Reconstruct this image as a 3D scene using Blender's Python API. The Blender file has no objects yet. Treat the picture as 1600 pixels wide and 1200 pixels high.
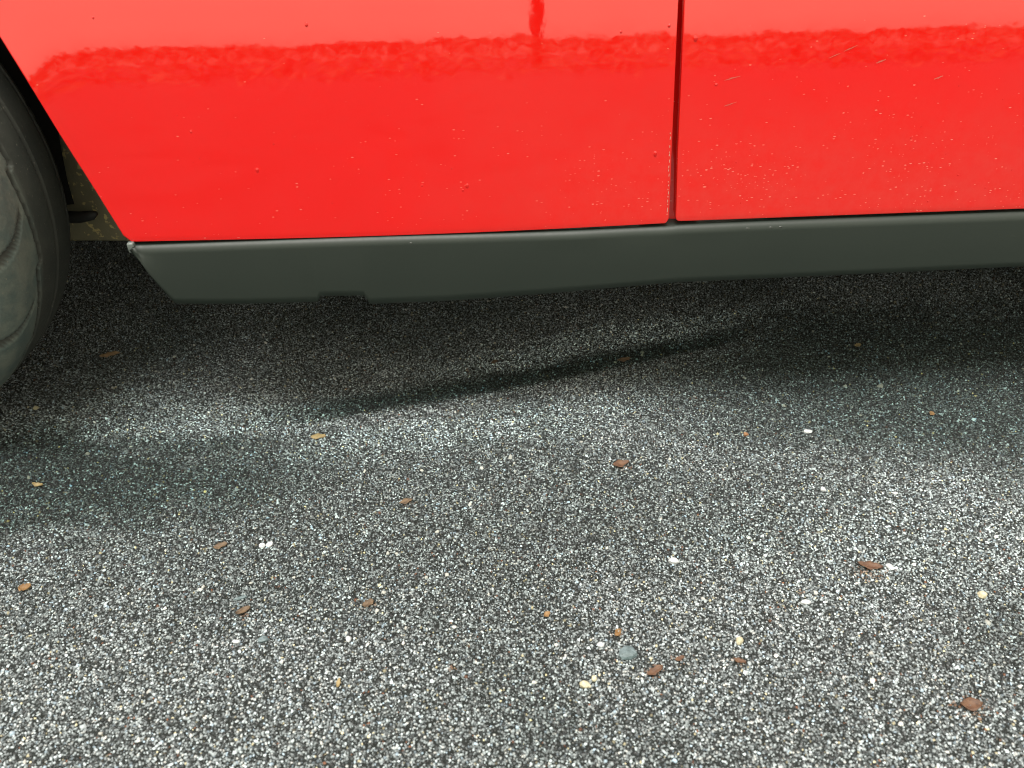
import bpy, bmesh, math, random
import numpy as np
from mathutils import Vector

# ------------------------------------------------------------------ camera, sky, sun, exposure
sc = bpy.context.scene
COL = sc.collection
rad = math.radians

CAM_H = 0.68
PITCH, YAW, ROLL = rad(36.0), rad(3.7), rad(0.5)
cam_data = bpy.data.cameras.new("camera")
cam = bpy.data.objects.new("camera", cam_data)
COL.objects.link(cam)
sc.camera = cam
cam_data.sensor_fit = 'HORIZONTAL'
cam_data.sensor_width = 36.0
cam_data.lens = 36.0 * 1246.0 / 1600.0
cam_data.dof.use_dof = True                     # a near focus on the sill leaves the closest ground slightly soft
cam_data.dof.focus_distance = 1.06
cam_data.dof.aperture_fstop = 6.0
cam_data.clip_start = 0.02
cam_data.clip_end = 500.0
fwd = Vector((math.sin(YAW) * math.cos(PITCH), math.cos(YAW) * math.cos(PITCH), -math.sin(PITCH)))
rgt = Vector((math.cos(YAW), -math.sin(YAW), 0.0))
dwn = fwd.cross(rgt)
r2 = rgt * math.cos(ROLL) + dwn * math.sin(ROLL)
d2 = -rgt * math.sin(ROLL) + dwn * math.cos(ROLL)
from mathutils import Matrix
rot = Matrix((r2, -d2, -fwd)).transposed()
cam.matrix_world = Matrix.Translation((0, 0, CAM_H)) @ rot.to_4x4()

SUN_EL, SUN_AZ = rad(83.0), rad(250.0)      # azimuth clockwise from +Y: behind the camera, to its left
world = bpy.data.worlds.new("World")
sc.world = world
world.use_nodes = True
wn = world.node_tree
bg = wn.nodes["Background"]
sky = wn.nodes.new("ShaderNodeTexSky")
sky.sky_type = 'NISHITA'
sky.sun_disc = False
sky.sun_elevation = SUN_EL
sky.sun_rotation = SUN_AZ
sky.dust_density = 1.0
sky.air_density = 1.5
hs = wn.nodes.new("ShaderNodeHueSaturation")     # thin bright overcast: the blue is washed out
hs.inputs["Saturation"].default_value = 0.08
wn.links.new(sky.outputs[0], hs.inputs["Color"])
wt = wn.nodes.new("ShaderNodeMix"); wt.data_type = 'RGBA'; wt.blend_type = 'MULTIPLY'   # warm veil of the high cloud, the same all round
wt.inputs[0].default_value = 1.0
wt.inputs[7].default_value = (1.0, 0.92, 0.72, 1.0)
wn.links.new(hs.outputs[0], wt.inputs[6])
wn.links.new(wt.outputs[2], bg.inputs[0])
bg.inputs[1].default_value = 0.075

sun_data = bpy.data.lights.new("sun", 'SUN')
sun_data.energy = 1.5
sun_data.angle = rad(38.0)
sun_data.color = (1.0, 0.98, 0.94)
sun = bpy.data.objects.new("sun", sun_data)
COL.objects.link(sun)
S = Vector((math.sin(SUN_AZ) * math.cos(SUN_EL), math.cos(SUN_AZ) * math.cos(SUN_EL), math.sin(SUN_EL)))
sun.rotation_euler = (-S).to_track_quat('-Z', 'Y').to_euler()
sun.location = (-3, -4, 6)

sc.view_settings.view_transform = 'Standard'
sc.view_settings.look = 'None'
sc.view_settings.gamma = 1.0
sc.view_settings.use_curve_mapping = False
sc.view_settings.exposure = 2.32
sc.render.engine = 'CYCLES'
sc.cycles.use_denoising = True
sc.cycles.denoiser = 'OPENIMAGEDENOISE'
sc.cycles.denoising_input_passes = 'RGB_ALBEDO_NORMAL'
sc.cycles.denoising_prefilter = 'ACCURATE'
sc.cycles.max_bounces = 6
sc.cycles.diffuse_bounces = 3
sc.cycles.glossy_bounces = 3
sc.cycles.transmission_bounces = 4
sc.cycles.sample_clamp_indirect = 8.0
sc.cycles.filter_width = 1.0

rnd = random.Random(7)
rng = np.random.default_rng(11)

# ------------------------------------------------------------------ node helpers
class NT:
    def __init__(s, name):
        s.mat = bpy.data.materials.new(name)
        s.mat.use_nodes = True
        s.t = s.mat.node_tree
        s.b = s.t.nodes["Principled BSDF"]
    def n(s, typ, **kw):
        nd = s.t.nodes.new("ShaderNode" + typ)
        for k, v in kw.items():
            if k in ('operation', 'data_type', 'blend_type', 'feature', 'noise_dimensions', 'attribute_name', 'distance', 'use_clamp', 'interpolation_type', 'voronoi_dimensions', 'normalize'):
                setattr(nd, k, v)
        return nd
    def set(s, sock, v):
        if isinstance(v, bpy.types.NodeSocket):
            s.t.links.new(v, sock)
        else:
            sock.default_value = v
    def math(s, op, a, b=0.0, c=None, clamp=False):
        nd = s.n("Math", operation=op, use_clamp=clamp)
        s.set(nd.inputs[0], a); s.set(nd.inputs[1], b)
        if c is not None: s.set(nd.inputs[2], c)
        return nd.outputs[0]
    def mix(s, f, a, b, blend='MIX'):
        nd = s.n("Mix", data_type='RGBA', blend_type=blend)
        s.set(nd.inputs[0], f); s.set(nd.inputs[6], a); s.set(nd.inputs[7], b)
        return nd.outputs[2]
    def noise(s, vec, scale, detail=2.0, rough=0.5):
        nd = s.n("TexNoise")
        s.set(nd.inputs["Vector"], vec)
        nd.inputs["Scale"].default_value = scale
        nd.inputs["Detail"].default_value = detail
        nd.inputs["Roughness"].default_value = rough
        return nd.outputs["Fac"]
    def step(s, v, lo, hi):
        nd = s.n("MapRange", interpolation_type='SMOOTHSTEP')
        s.set(nd.inputs["Value"], v)
        nd.inputs["From Min"].default_value = lo
        nd.inputs["From Max"].default_value = hi
        return nd.outputs["Result"]
    def pos(s):
        return s.n("NewGeometry").outputs["Position"]
    def sep(s, v):
        nd = s.n("SeparateXYZ"); s.set(nd.inputs[0], v); return nd.outputs
    def scale(s, v, k):
        nd = s.n("Mapping"); s.set(nd.inputs["Vector"], v); nd.inputs["Scale"].default_value = k; return nd.outputs[0]
    def bump(s, h, strength, dist):
        nd = s.n("Bump"); s.set(nd.inputs["Height"], h)
        nd.inputs["Strength"].default_value = strength
        nd.inputs["Distance"].default_value = dist
        s.t.links.new(nd.outputs[0], s.b.inputs["Normal"])
        return nd.outputs[0]
    def p(s, **kw):
        for k, v in kw.items():
            s.set(s.b.inputs[k.replace('_', ' ')], v)

def C(r, g, b): return (r, g, b, 1.0)

def simple(name, col, rough=0.6, spec=0.5, metal=0.0, var=0.25, scale=40.0):
    m = NT(name)
    nz = m.noise(m.pos(), scale, 4.0, 0.6)
    lo = C(*[c * (1 - var) for c in col]); hi = C(*[c * (1 + var) for c in col])
    m.p(Base_Color=m.mix(nz, lo, hi), Roughness=rough, Metallic=metal, Specular_IOR_Level=spec)
    return m.mat

# ------------------------------------------------------------------ materials
def wet_shade_mask(m, P):
    """damp drip streak under the sill, plus soft patches of damp and painted car shade"""
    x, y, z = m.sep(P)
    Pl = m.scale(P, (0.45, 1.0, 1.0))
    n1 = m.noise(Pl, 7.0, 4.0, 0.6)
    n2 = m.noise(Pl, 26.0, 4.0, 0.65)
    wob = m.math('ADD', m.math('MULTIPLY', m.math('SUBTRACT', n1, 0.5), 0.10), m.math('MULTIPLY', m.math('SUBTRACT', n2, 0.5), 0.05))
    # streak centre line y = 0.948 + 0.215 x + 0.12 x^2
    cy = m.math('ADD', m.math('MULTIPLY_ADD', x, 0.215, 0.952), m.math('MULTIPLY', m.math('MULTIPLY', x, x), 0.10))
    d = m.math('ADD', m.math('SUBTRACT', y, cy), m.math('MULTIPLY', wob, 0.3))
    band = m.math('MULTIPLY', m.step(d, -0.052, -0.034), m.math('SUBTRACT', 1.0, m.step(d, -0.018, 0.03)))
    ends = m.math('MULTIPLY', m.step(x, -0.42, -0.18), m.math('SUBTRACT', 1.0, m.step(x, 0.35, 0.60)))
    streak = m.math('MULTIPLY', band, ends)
    # towards the right, beside the sill: damp, darkened further as painted car shade
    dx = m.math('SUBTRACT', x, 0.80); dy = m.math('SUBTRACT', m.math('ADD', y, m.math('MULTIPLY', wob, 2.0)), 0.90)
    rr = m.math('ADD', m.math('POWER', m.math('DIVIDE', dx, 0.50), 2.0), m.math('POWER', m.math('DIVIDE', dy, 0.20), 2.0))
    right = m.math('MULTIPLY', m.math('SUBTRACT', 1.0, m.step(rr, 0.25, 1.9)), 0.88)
    # in front of the tyre: damp, plus shade of tyre and car painted dark
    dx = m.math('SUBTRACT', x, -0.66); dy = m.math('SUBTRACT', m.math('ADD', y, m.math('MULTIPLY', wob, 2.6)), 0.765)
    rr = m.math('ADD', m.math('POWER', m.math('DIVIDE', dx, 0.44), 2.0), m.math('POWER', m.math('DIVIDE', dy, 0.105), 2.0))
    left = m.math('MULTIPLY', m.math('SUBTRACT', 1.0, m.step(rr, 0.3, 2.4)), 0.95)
    # middle ground: car's shade gradient painted in with light damp, fading towards the camera
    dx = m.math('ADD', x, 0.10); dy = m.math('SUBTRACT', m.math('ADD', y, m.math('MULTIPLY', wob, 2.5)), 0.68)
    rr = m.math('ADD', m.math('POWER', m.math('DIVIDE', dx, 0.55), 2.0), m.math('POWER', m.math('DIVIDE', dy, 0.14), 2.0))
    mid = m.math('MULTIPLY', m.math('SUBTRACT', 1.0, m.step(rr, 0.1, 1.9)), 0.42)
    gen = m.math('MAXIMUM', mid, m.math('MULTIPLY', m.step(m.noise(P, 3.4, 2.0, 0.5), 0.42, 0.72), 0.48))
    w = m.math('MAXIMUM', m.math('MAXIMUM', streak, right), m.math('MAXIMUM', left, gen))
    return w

def dust_mask(m, P):
    """dry patches where pale grit lies on the asphalt, beside the tyre and on both sides of the wet streak"""
    x, y, z = m.sep(P)
    Pl = m.scale(P, (0.5, 1.0, 1.0))
    wob = m.math('MULTIPLY', m.math('SUBTRACT', m.noise(Pl, 14.0, 4.0, 0.65), 0.5), 0.11)
    out = None
    for cx, cy, rx, ry, sl, k in ((-.42, .885, .24, .042, -.02, .62), (.24, 1.045, .26, .036, .25, .75), (.0, .838, .26, .040, .14, .45), (.52, .60, .30, .09, 0.0, .22), (-.48, .93, .10, .05, .0, .4)):
        dx = m.math('SUBTRACT', x, cx)
        dy = m.math('ADD', m.math('SUBTRACT', m.math('SUBTRACT', y, cy), m.math('MULTIPLY', dx, sl)), wob)
        rr = m.math('ADD', m.math('POWER', m.math('DIVIDE', dx, rx), 2.0), m.math('POWER', m.math('DIVIDE', dy, ry), 2.0))
        d = m.math('MULTIPLY', m.math('SUBTRACT', 1.0, m.step(rr, 0.0, 1.7)), k)
        out = d if out is None else m.math('MAXIMUM', out, d)
    return out

def mat_asphalt():
    m = NT("asphalt_binder")
    P = m.pos()
    v = m.n("TexVoronoi", feature='F1'); m.set(v.inputs["Vector"], P); v.inputs["Scale"].default_value = 430.0
    cs = m.sep(v.outputs["Color"])
    ramp = m.n("ValToRGB")
    e = ramp.color_ramp.elements
    e[0].position = 0.0; e[0].color = C(0.012, 0.014, 0.013)
    e[1].position = 1.0; e[1].color = C(0.42, 0.43, 0.41)
    for p_, c_ in ((0.45, C(0.016, 0.020, 0.020)), (0.7, C(0.07, 0.082, 0.085)), (0.9, C(0.22, 0.25, 0.26))):
        el = e.new(p_); el.color = c_
    m.set(ramp.inputs[0], cs[0])
    edge = m.step(v.outputs["Distance"], 0.35, 0.75)
    col = m.mix(edge, ramp.outputs[0], C(0.008, 0.010, 0.009))
    # beyond the modelled chips the sheet itself carries them
    ramp2 = m.n("ValToRGB")
    e = ramp2.color_ramp.elements
    e[0].position = 0.0; e[0].color = C(0.012, 0.014, 0.014)
    e[1].position = 1.0; e[1].color = C(0.38, 0.43, 0.44)
    for p_, c_ in ((0.25, C(0.022, 0.026, 0.026)), (0.58, C(0.080, 0.092, 0.095)), (0.9, C(0.18, 0.205, 0.21))):
        el = e.new(p_); el.color = c_
    m.set(ramp2.inputs[0], cs[0])
    far = m.mix(m.step(v.outputs["Distance"], 0.5, 0.85), ramp2.outputs[0], C(0.015, 0.018, 0.018))
    x, y, z = m.sep(P)
    o1 = m.math('SUBTRACT', m.math('ABSOLUTE', m.math('SUBTRACT', x, m.math('MULTIPLY', y, 0.07))), m.math('MULTIPLY_ADD', y, 0.55, 0.33))
    o2 = m.math('MAXIMUM', m.math('SUBTRACT', 0.29, y), m.math('SUBTRACT', y, 1.49))
    col = m.mix(m.step(m.math('MAXIMUM', o1, o2), -0.03, 0.05), col, far)
    ds = dust_mask(m, P)
    col = m.mix(ds, col, m.mix(1.0, col, C(1.2, 1.3, 1.3), 'MULTIPLY'))
    w = wet_shade_mask(m, P)
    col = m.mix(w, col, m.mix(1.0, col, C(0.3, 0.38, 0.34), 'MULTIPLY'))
    m.p(Base_Color=col, Roughness=0.9, Specular_IOR_Level=0.2)
    h = m.math('SUBTRACT', 1.0, v.outputs["Distance"])
    m.bump(h, 0.8, 0.002)
    return m.mat

def mat_stones():
    m = NT("asphalt_stones")
    P = m.pos()
    a = m.n("Attribute", attribute_name="tint")
    nz = m.noise(P, 900.0, 2.0, 0.6)
    col = m.mix(m.math('MULTIPLY_ADD', nz, 0.9, -0.1, True), m.mix(1.0, a.outputs["Color"], C(0.55, 0.55, 0.55), 'MULTIPLY'), a.outputs["Color"])
    ds = dust_mask(m, P)
    pale = m.n("Gamma"); m.set(pale.inputs[0], col); pale.inputs[1].default_value = 1.0
    col = m.mix(ds, col, m.mix(1.0, pale.outputs[0], C(1.95, 2.05, 2.05), 'MULTIPLY'))
    w = m.math('MULTIPLY', wet_shade_mask(m, P), m.math('SUBTRACT', 1.0, m.math('MULTIPLY', ds, 0.75)))
    gm = m.n("Gamma"); m.set(gm.inputs[0], col); gm.inputs[1].default_value = 2.1      # wet and painted-shade stone: darker and more saturated, the palest chips least
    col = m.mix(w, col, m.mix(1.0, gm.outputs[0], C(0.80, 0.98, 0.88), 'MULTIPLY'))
    m.p(Base_Color=col, Roughness=0.55, Specular_IOR_Level=m.math('MULTIPLY_ADD', w, -0.15, 0.4))
    return m.mat

def mat_paint():
    m = NT("red_paint")
    P = m.pos()
    x, y, z = m.sep(P)
    # road-film specks: denser low on the panel and in one splashed cluster on the door
    v = m.n("TexVoronoi", feature='F1'); m.set(v.inputs["Vector"], m.scale(P, (0.55, 1, 1.5))); v.inputs["Scale"].default_value = 330.0
    c = m.sep(v.outputs["Color"])
    v2 = m.n("TexVoronoi", feature='F1'); m.set(v2.inputs["Vector"], m.scale(P, (0.45, 1, 1.3))); v2.inputs["Scale"].default_value = 85.0
    c2 = m.sep(v2.outputs["Color"])
    low = m.math('SUBTRACT', 1.0, m.step(z, 0.27, 0.47))
    rightside = m.step(x, -0.15, 0.35)
    ddx = m.math('DIVIDE', m.math('SUBTRACT', x, 0.345), 0.085); ddz = m.math('DIVIDE', m.math('SUBTRACT', z, 0.325), 0.035)
    clus = m.math('SUBTRACT', 1.0, m.step(m.math('ADD', m.math('POWER', ddx, 2.0), m.math('POWER', ddz, 2.0)), 0.1, 1.4))
    patch = m.step(m.noise(P, 14.0, 2.0, 0.5), 0.35, 0.75)
    dens = m.math('MULTIPLY', m.math('MULTIPLY_ADD', low, 0.34, 0.035), m.math('MULTIPLY_ADD', rightside, 0.75, 0.25))
    dens = m.math('ADD', m.math('MULTIPLY', dens, m.math('MULTIPLY_ADD', patch, 0.9, 0.25)), m.math('MULTIPLY', clus, 0.40))
    sp = m.math('MULTIPLY', m.math('LESS_THAN', c[0], dens), m.math('LESS_THAN', v.outputs["Distance"], m.math('MULTIPLY_ADD', c[1], 0.22, 0.08)))
    sp2 = m.math('MULTIPLY', m.math('LESS_THAN', c2[0], m.math('MULTIPLY', dens, 0.22)), m.math('LESS_THAN', v2.outputs["Distance"], m.math('MULTIPLY_ADD', c2[1], 0.13, 0.05)))
    spk = m.math('MULTIPLY', m.math('MAXIMUM', sp, sp2), m.math('MULTIPLY_ADD', c[2], 0.6, 0.35))
    # thin even dust film low down
    film = m.math('MULTIPLY', m.math('MULTIPLY', low, rightside), m.math('MULTIPLY', m.noise(P, 60.0, 4.0, 0.7), 0.30))
    film = m.math('ADD', film, m.math('MULTIPLY', m.step(m.noise(P, 5.0, 4.0, 0.6), 0.4, 0.8), 0.05))
    base = m.mix(film, C(0.61, 0.0018, 0.0006), C(0.42, 0.10, 0.075))
    base = m.mix(spk, base, C(0.62, 0.17, 0.13))
    m.p(Base_Color=base, Roughness=0.45, Specular_IOR_Level=0.0, Coat_Weight=1.0, Coat_IOR=1.68,
        Coat_Roughness=m.math('MULTIPLY_ADD', low, 0.05, 0.025))
    hgt = m.math('ADD', m.math('MULTIPLY', m.noise(P, 40.0, 2.0, 0.5), 1.0), m.math('MULTIPLY', m.noise(P, 150.0, 2.0, 0.5), 0.10))
    nd = m.n("Bump"); m.set(nd.inputs["Height"], hgt)
    nd.inputs["Strength"].default_value = 0.030; nd.inputs["Distance"].default_value = 0.002
    m.t.links.new(nd.outputs[0], m.b.inputs["Coat Normal"])
    return m.mat

def mat_sill():
    m = NT("sill_plastic")
    P = m.pos()
    nz = m.noise(P, 9.0, 3.0, 0.5); fine = m.noise(P, 260.0, 3.0, 0.6)
    col = m.mix(nz, C(0.0100, 0.0160, 0.0130), C(0.0135, 0.0200, 0.0165))
    dust = m.math('MULTIPLY', m.step(m.noise(P, 120.0, 4.0, 0.7), 0.62, 0.8), 0.10)
    col = m.mix(dust, col, C(0.07, 0.08, 0.07))
    m.p(Base_Color=col, Roughness=m.math('MULTIPLY_ADD', fine, 0.12, 0.46), Specular_IOR_Level=0.38)
    m.bump(fine, 0.10, 0.0006)
    return m.mat

def mat_tyre():
    m = NT("tyre_rubber")
    P = m.pos()
    a = m.n("Attribute", attribute_name="scuff")
    n1 = m.noise(P, 28.0, 4.0, 0.65); n2 = m.noise(P, 240.0, 3.0, 0.6)
    base = m.mix(n1, C(0.022, 0.023, 0.021), C(0.042, 0.043, 0.038))
    dusty = m.mix(m.step(n1, 0.35, 0.65), C(0.062, 0.084, 0.080), C(0.105, 0.120, 0.105))
    col = m.mix(m.math('MULTIPLY', a.outputs["Fac"], m.math('MULTIPLY_ADD', n2, 0.6, 0.55, True)), base, dusty)
    speck = m.step(m.noise(P, 330.0, 1.0, 0.5), 0.70, 0.78)
    col = m.mix(m.math('MULTIPLY', speck, 0.5), col, C(0.16, 0.15, 0.12))
    m.p(Base_Color=col, Roughness=m.math('MULTIPLY_ADD', n2, 0.2, 0.65), Specular_IOR_Level=0.25)
    m.bump(m.math('ADD', n2, m.math('MULTIPLY', n1, 0.6)), 0.35, 0.0012)
    return m.mat

def mat_mud():
    m = NT("muddy_metal")
    P = m.pos()
    n1 = m.noise(P, 16.0, 4.0, 0.6); n2 = m.noise(P, 95.0, 2.0, 0.6)
    col = m.mix(n1, C(0.13, 0.12, 0.075), C(0.24, 0.22, 0.14))
    col = m.mix(m.step(n2, 0.57, 0.66), col, C(0.50, 0.41, 0.18))
    m.p(Base_Color=col, Roughness=0.85, Specular_IOR_Level=0.3)
    m.bump(n2, 0.5, 0.003)
    return m.mat

def mat_glass(name, col=(0.9, 0.95, 0.93)):
    m = NT(name)
    nz = m.noise(m.pos(), 3.0, 2.0)
    m.p(Base_Color=C(*col), Roughness=m.math('MULTIPLY', nz, 0.02), Transmission_Weight=1.0, IOR=1.45)
    return m.mat

def mat_leaf(name, a, b, rough=0.65):
    m = NT(name)
    P = m.pos()
    n1 = m.noise(P, 150.0, 4.0, 0.6); n2 = m.noise(P, 500.0, 2.0, 0.6)
    col = m.mix(m.step(n1, 0.35, 0.65), C(*a), C(*b))
    col = m.mix(m.step(n2, 0.64, 0.72), col, C(a[0] * 0.3, a[1] * 0.3, a[2] * 0.3))
    m.p(Base_Color=col, Roughness=rough, Specular_IOR_Level=0.35)
    m.bump(n1, 0.4, 0.001)
    return m.mat

M_ASPHALT = mat_asphalt()
M_STONES = mat_stones()
M_PAINT = mat_paint()
M_SILL = mat_sill()
M_TYRE = mat_tyre()
M_MUD = mat_mud()
M_DARK = simple("black_underside", (0.012, 0.012, 0.011), 0.8, 0.25)
M_LINER = simple("wheel_well_liner", (0.010, 0.010, 0.009), 0.85, 0.2)
M_RUBBER = simple("black_rubber", (0.02, 0.02, 0.019), 0.55, 0.4)
M_ALLOY = simple("dull_alloy", (0.35, 0.36, 0.36), 0.4, 0.5, 0.9)
M_CLIP = simple("pale_clip", (0.11, 0.13, 0.125), 0.4, 0.5)
M_GLASS = mat_glass("window_glass")
def mat_drop(name, col):
    m = NT(name)
    nz = m.noise(m.pos(), 500.0, 2.0)
    m.p(Base_Color=m.mix(nz, C(*[c * .8 for c in col]), C(*col)), Roughness=0.25, Specular_IOR_Level=0.0, Coat_Weight=1.0, Coat_IOR=1.6, Coat_Roughness=0.0)
    return m.mat
M_DROP_RED = mat_drop("water_on_red", (0.58, 0.003, 0.001))
M_DROP_GREY = mat_drop("water_on_grey", (0.03, 0.036, 0.033))
M_LAMP = simple("lamp_amber", (0.5, 0.16, 0.02), 0.2, 0.5)
M_SCRATCH = simple("bare_scratch", (0.40, 0.085, 0.06), 0.5, 0.4)
M_CHIP = simple("chipped_primer", (0.36, 0.25, 0.19), 0.6, 0.4)
M_BARK = simple("weathered_wood", (0.10, 0.075, 0.055), 0.85, 0.2)
M_FOLIAGE = simple("foliage", (0.22, 0.21, 0.13), 0.7, 0.3, 0.0, 0.5, 3.0)

# ------------------------------------------------------------------ mesh helpers
def tag(o, label=None, cat=None, group=None, kind=None):
    if label: o["label"] = label
    if cat: o["category"] = cat
    if group: o["group"] = group
    if kind: o["kind"] = kind
    return o

def mesh_from(name, verts, faces, mat, smooth=True):
    me = bpy.data.meshes.new(name)
    me.from_pydata([tuple(v) for v in verts], [], faces)
    me.validate()
    if smooth:
        me.polygons.foreach_set("use_smooth", [True] * len(me.polygons))
    me.materials.append(mat)
    me.update()
    return me

def link(name, me, parent=None):
    o = bpy.data.objects.new(name, me)
    COL.objects.link(o)
    if parent is not None:
        o.parent = parent
        # meshes are written in world metres: undo the parents' offsets
        p = parent; off = Vector((0, 0, 0))
        while p is not None:
            off += p.location
            p = p.parent
        o.location = -off
    return o

def part(name, verts, faces, mat, parent, smooth=True):
    return link(name, mesh_from(name, verts, faces, mat, smooth), parent)

def grid_faces(nu, nv, off=0, flip=False, close_u=False):
    f = []
    for i in range(nu if close_u else nu - 1):
        j = (i + 1) % nu
        for k in range(nv - 1):
            q = (off + i * nv + k, off + j * nv + k, off + j * nv + k + 1, off + i * nv + k + 1)
            f.append(q[::-1] if flip else q)
    return f

def tube(path, r, n=10, cap=True):
    V, F = [], []
    path = [Vector(p) for p in path]
    for i, p in enumerate(path):
        t = (path[min(i + 1, len(path) - 1)] - path[max(i - 1, 0)]).normalized()
        a = t.cross(Vector((0.13, 0.2, 1))).normalized(); b = t.cross(a)
        rr = r[i] if isinstance(r, (list, tuple)) else r
        for k in range(n):
            th = 2 * math.pi * k / n
            V.append(p + a * (rr * math.cos(th)) + b * (rr * math.sin(th)))
    for i in range(len(path) - 1):
        for k in range(n):
            F.append((i * n + k, i * n + (k + 1) % n, (i + 1) * n + (k + 1) % n, (i + 1) * n + k))
    if cap:
        F.append(tuple(range(n))[::-1]); F.append(tuple((len(path) - 1) * n + k for k in range(n)))
    return V, F

# ------------------------------------------------------------------ ground
def build_ground():
    s = 90.0
    V = [(-s, -s, 0), (s, -s, 0), (s, s, 0), (-s, s, 0)]
    g = link("ground", mesh_from("ground", V, [(0, 1, 2, 3)], M_ASPHALT, False))
    tag(g, "dark grey asphalt with pale stone chips", None, None, "structure")
    return g

GROUND = build_ground()

RUST_SPOTS = [(.425, .555, .016), (.449, .393, .016), (.165, .450, .011), (.250, .455, .008), (.137, .496, .008), (-.118, .552, .009), (-.247, .550, .011), (.186, .745, .010), (-.084, .702, .009), (.192, .462, .007), (.34, .535, .006), (-.03, .47, .006)]

def build_stones():
    """the aggregate that stands proud of the binder, each chip a small faceted dome"""
    sp = 0.00235
    x0, x1, y0, y1 = -1.17, 1.32, 0.24, 1.54
    nx = int((x1 - x0) / sp); ny = int((y1 - y0) / sp)
    gx, gy = np.meshgrid(np.arange(nx), np.arange(ny))
    px = x0 + (gx + 0.5 * (gy % 2)) * sp + rng.uniform(-.5, .5, gx.shape) * sp
    py = y0 + gy * sp + rng.uniform(-.5, .5, gx.shape) * sp
    px = px.ravel(); py = py.ravel()
    # keep what can be looked at from near the photograph's side of the car
    edge = np.maximum(np.maximum(np.abs(px - 0.07 * py) - (0.33 + 0.55 * py), 0.29 - py), py - 1.49)
    fade = np.clip((edge + .03) / .08, 0, 1); fade = fade * fade * (3 - 2 * fade)
    keep = rng.random(px.size) < 0.93 * (1 - fade)          # thins out where the plain ground sheet takes over
    px, py = px[keep], py[keep]
    n = px.size
    size = 0.00130 * np.exp(rng.normal(0, 0.22, n))
    big = rng.random(n) < 0.003
    size[big] *= rng.uniform(1.4, 2.2, big.sum())
    elong = rng.uniform(0.45, 1.0, n)
    ang = rng.uniform(0, math.pi, n)
    hgt = size * rng.uniform(0.4, 0.95, n)
    # chip template: a three-cornered top facet on a ring of four
    tv = []
    for k in range(3):
        a = 2 * math.pi * k / 3; tv.append((0.58 * math.cos(a), 0.58 * math.sin(a), 0.9))
    for k in range(4):
        a = 2 * math.pi * (k + .25) / 4; tv.append((1.05 * math.cos(a), 1.05 * math.sin(a), -0.2))
    tv = np.array(tv)
    tf = [(0, 1, 2), (0, 3, 4), (0, 4, 1), (1, 4, 5), (1, 5, 2), (2, 5, 6), (2, 6, 0), (0, 6, 3)]
    tf = np.array(tf)
    nv, nf = len(tv), len(tf)
    W = tv[None] * (1 + rng.uniform(-.34, .34, (n, nv, 3)))
    X = W[..., 0] * size[:, None]; Y = W[..., 1] * (size * elong)[:, None]; Z = W[..., 2] * hgt[:, None]
    tx = rng.normal(0, .30, n)[:, None]; ty = rng.normal(0, .30, n)[:, None]
    Z = Z + tx * X + ty * Y
    ca, sa = np.cos(ang)[:, None], np.sin(ang)[:, None]
    out = np.empty((n, nv, 3), np.float32)
    out[..., 0] = X * ca - Y * sa + px[:, None]
    out[..., 1] = X * sa + Y * ca + py[:, None]
    out[..., 2] = Z + (rng.normal(0, 0.0003, n))[:, None]
    # colours
    u = rng.random(n)
    val = np.where(u < .30, rng.uniform(.012, .05, n), np.where(u < .60, rng.uniform(.09, .20, n), np.where(u < .90, rng.uniform(.22, .40, n), rng.uniform(.45, .75, n))))
    tint = np.stack([val * .87, val * 1.0, val * 1.04], 1)
    k = rng.random(n)
    tan_ = (k < .030); tint[tan_] *= np.array([1.25, 1.0, .62])
    rust = (k > .992); tint[rust] = np.array([.13, .05, .02]) * rng.uniform(.5, 1.3, (rust.sum(), 1))
    blue = (k > .6) & (k < .68); tint[blue] *= np.array([.86, .97, 1.1])
    for sx, sy, sr in RUST_SPOTS:               # rust stains soaked into the chips round the leaf scraps
        near = (np.hypot((px - sx) / 1.5, py - sy) < sr * rng.uniform(.3, 1.0, n)) & (rng.random(n) < .55)
        tint[near] = tint[near] * .35 + np.array([.10, .045, .015]) * rng.uniform(.5, 1.4, (near.sum(), 1))
    lightbig = big & (rng.random(n) < .55); tint[lightbig] = np.array([.62, .62, .58]) * rng.uniform(.6, 1.1, (lightbig.sum(), 1))
    me = bpy.data.meshes.new("asphalt_aggregate")
    me.vertices.add(n * nv); me.vertices.foreach_set("co", out.reshape(-1))
    idx = (tf[None] + (np.arange(n) * nv)[:, None, None]).reshape(-1).astype(np.int32)
    me.loops.add(idx.size); me.loops.foreach_set("vertex_index", idx)
    me.polygons.add(n * nf); me.polygons.foreach_set("loop_start", np.arange(0, idx.size, 3, dtype=np.int32))
    me.update(calc_edges=True)
    at = me.attributes.new("tint", 'FLOAT_COLOR', 'POINT')
    cc = np.ones((n, nv, 4), np.float32); cc[..., :3] = tint[:, None, :]
    at.data.foreach_set("color", cc.reshape(-1))
    me.materials.append(M_STONES)
    o = link("gravel_surface", me)
    tag(o, "fine pale and dark stone chips of the asphalt surface", "gravel", None, "stuff")
    print("stones", n)

build_stones()

# ------------------------------------------------------------------ car
YC = 1.72                                   # the car's centre line
car = bpy.data.objects.new("red_car", None)
COL.objects.link(car)
car.location = (0.35, YC, 0.0)
tag(car, "red car with dark grey sill trim parked on asphalt", "car")

WFX, WRX, WZ, WR = -0.818, 1.63, 0.333, 0.335   # axles, hub height, tyre radius
XF, XR = -1.55, 2.30

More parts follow.
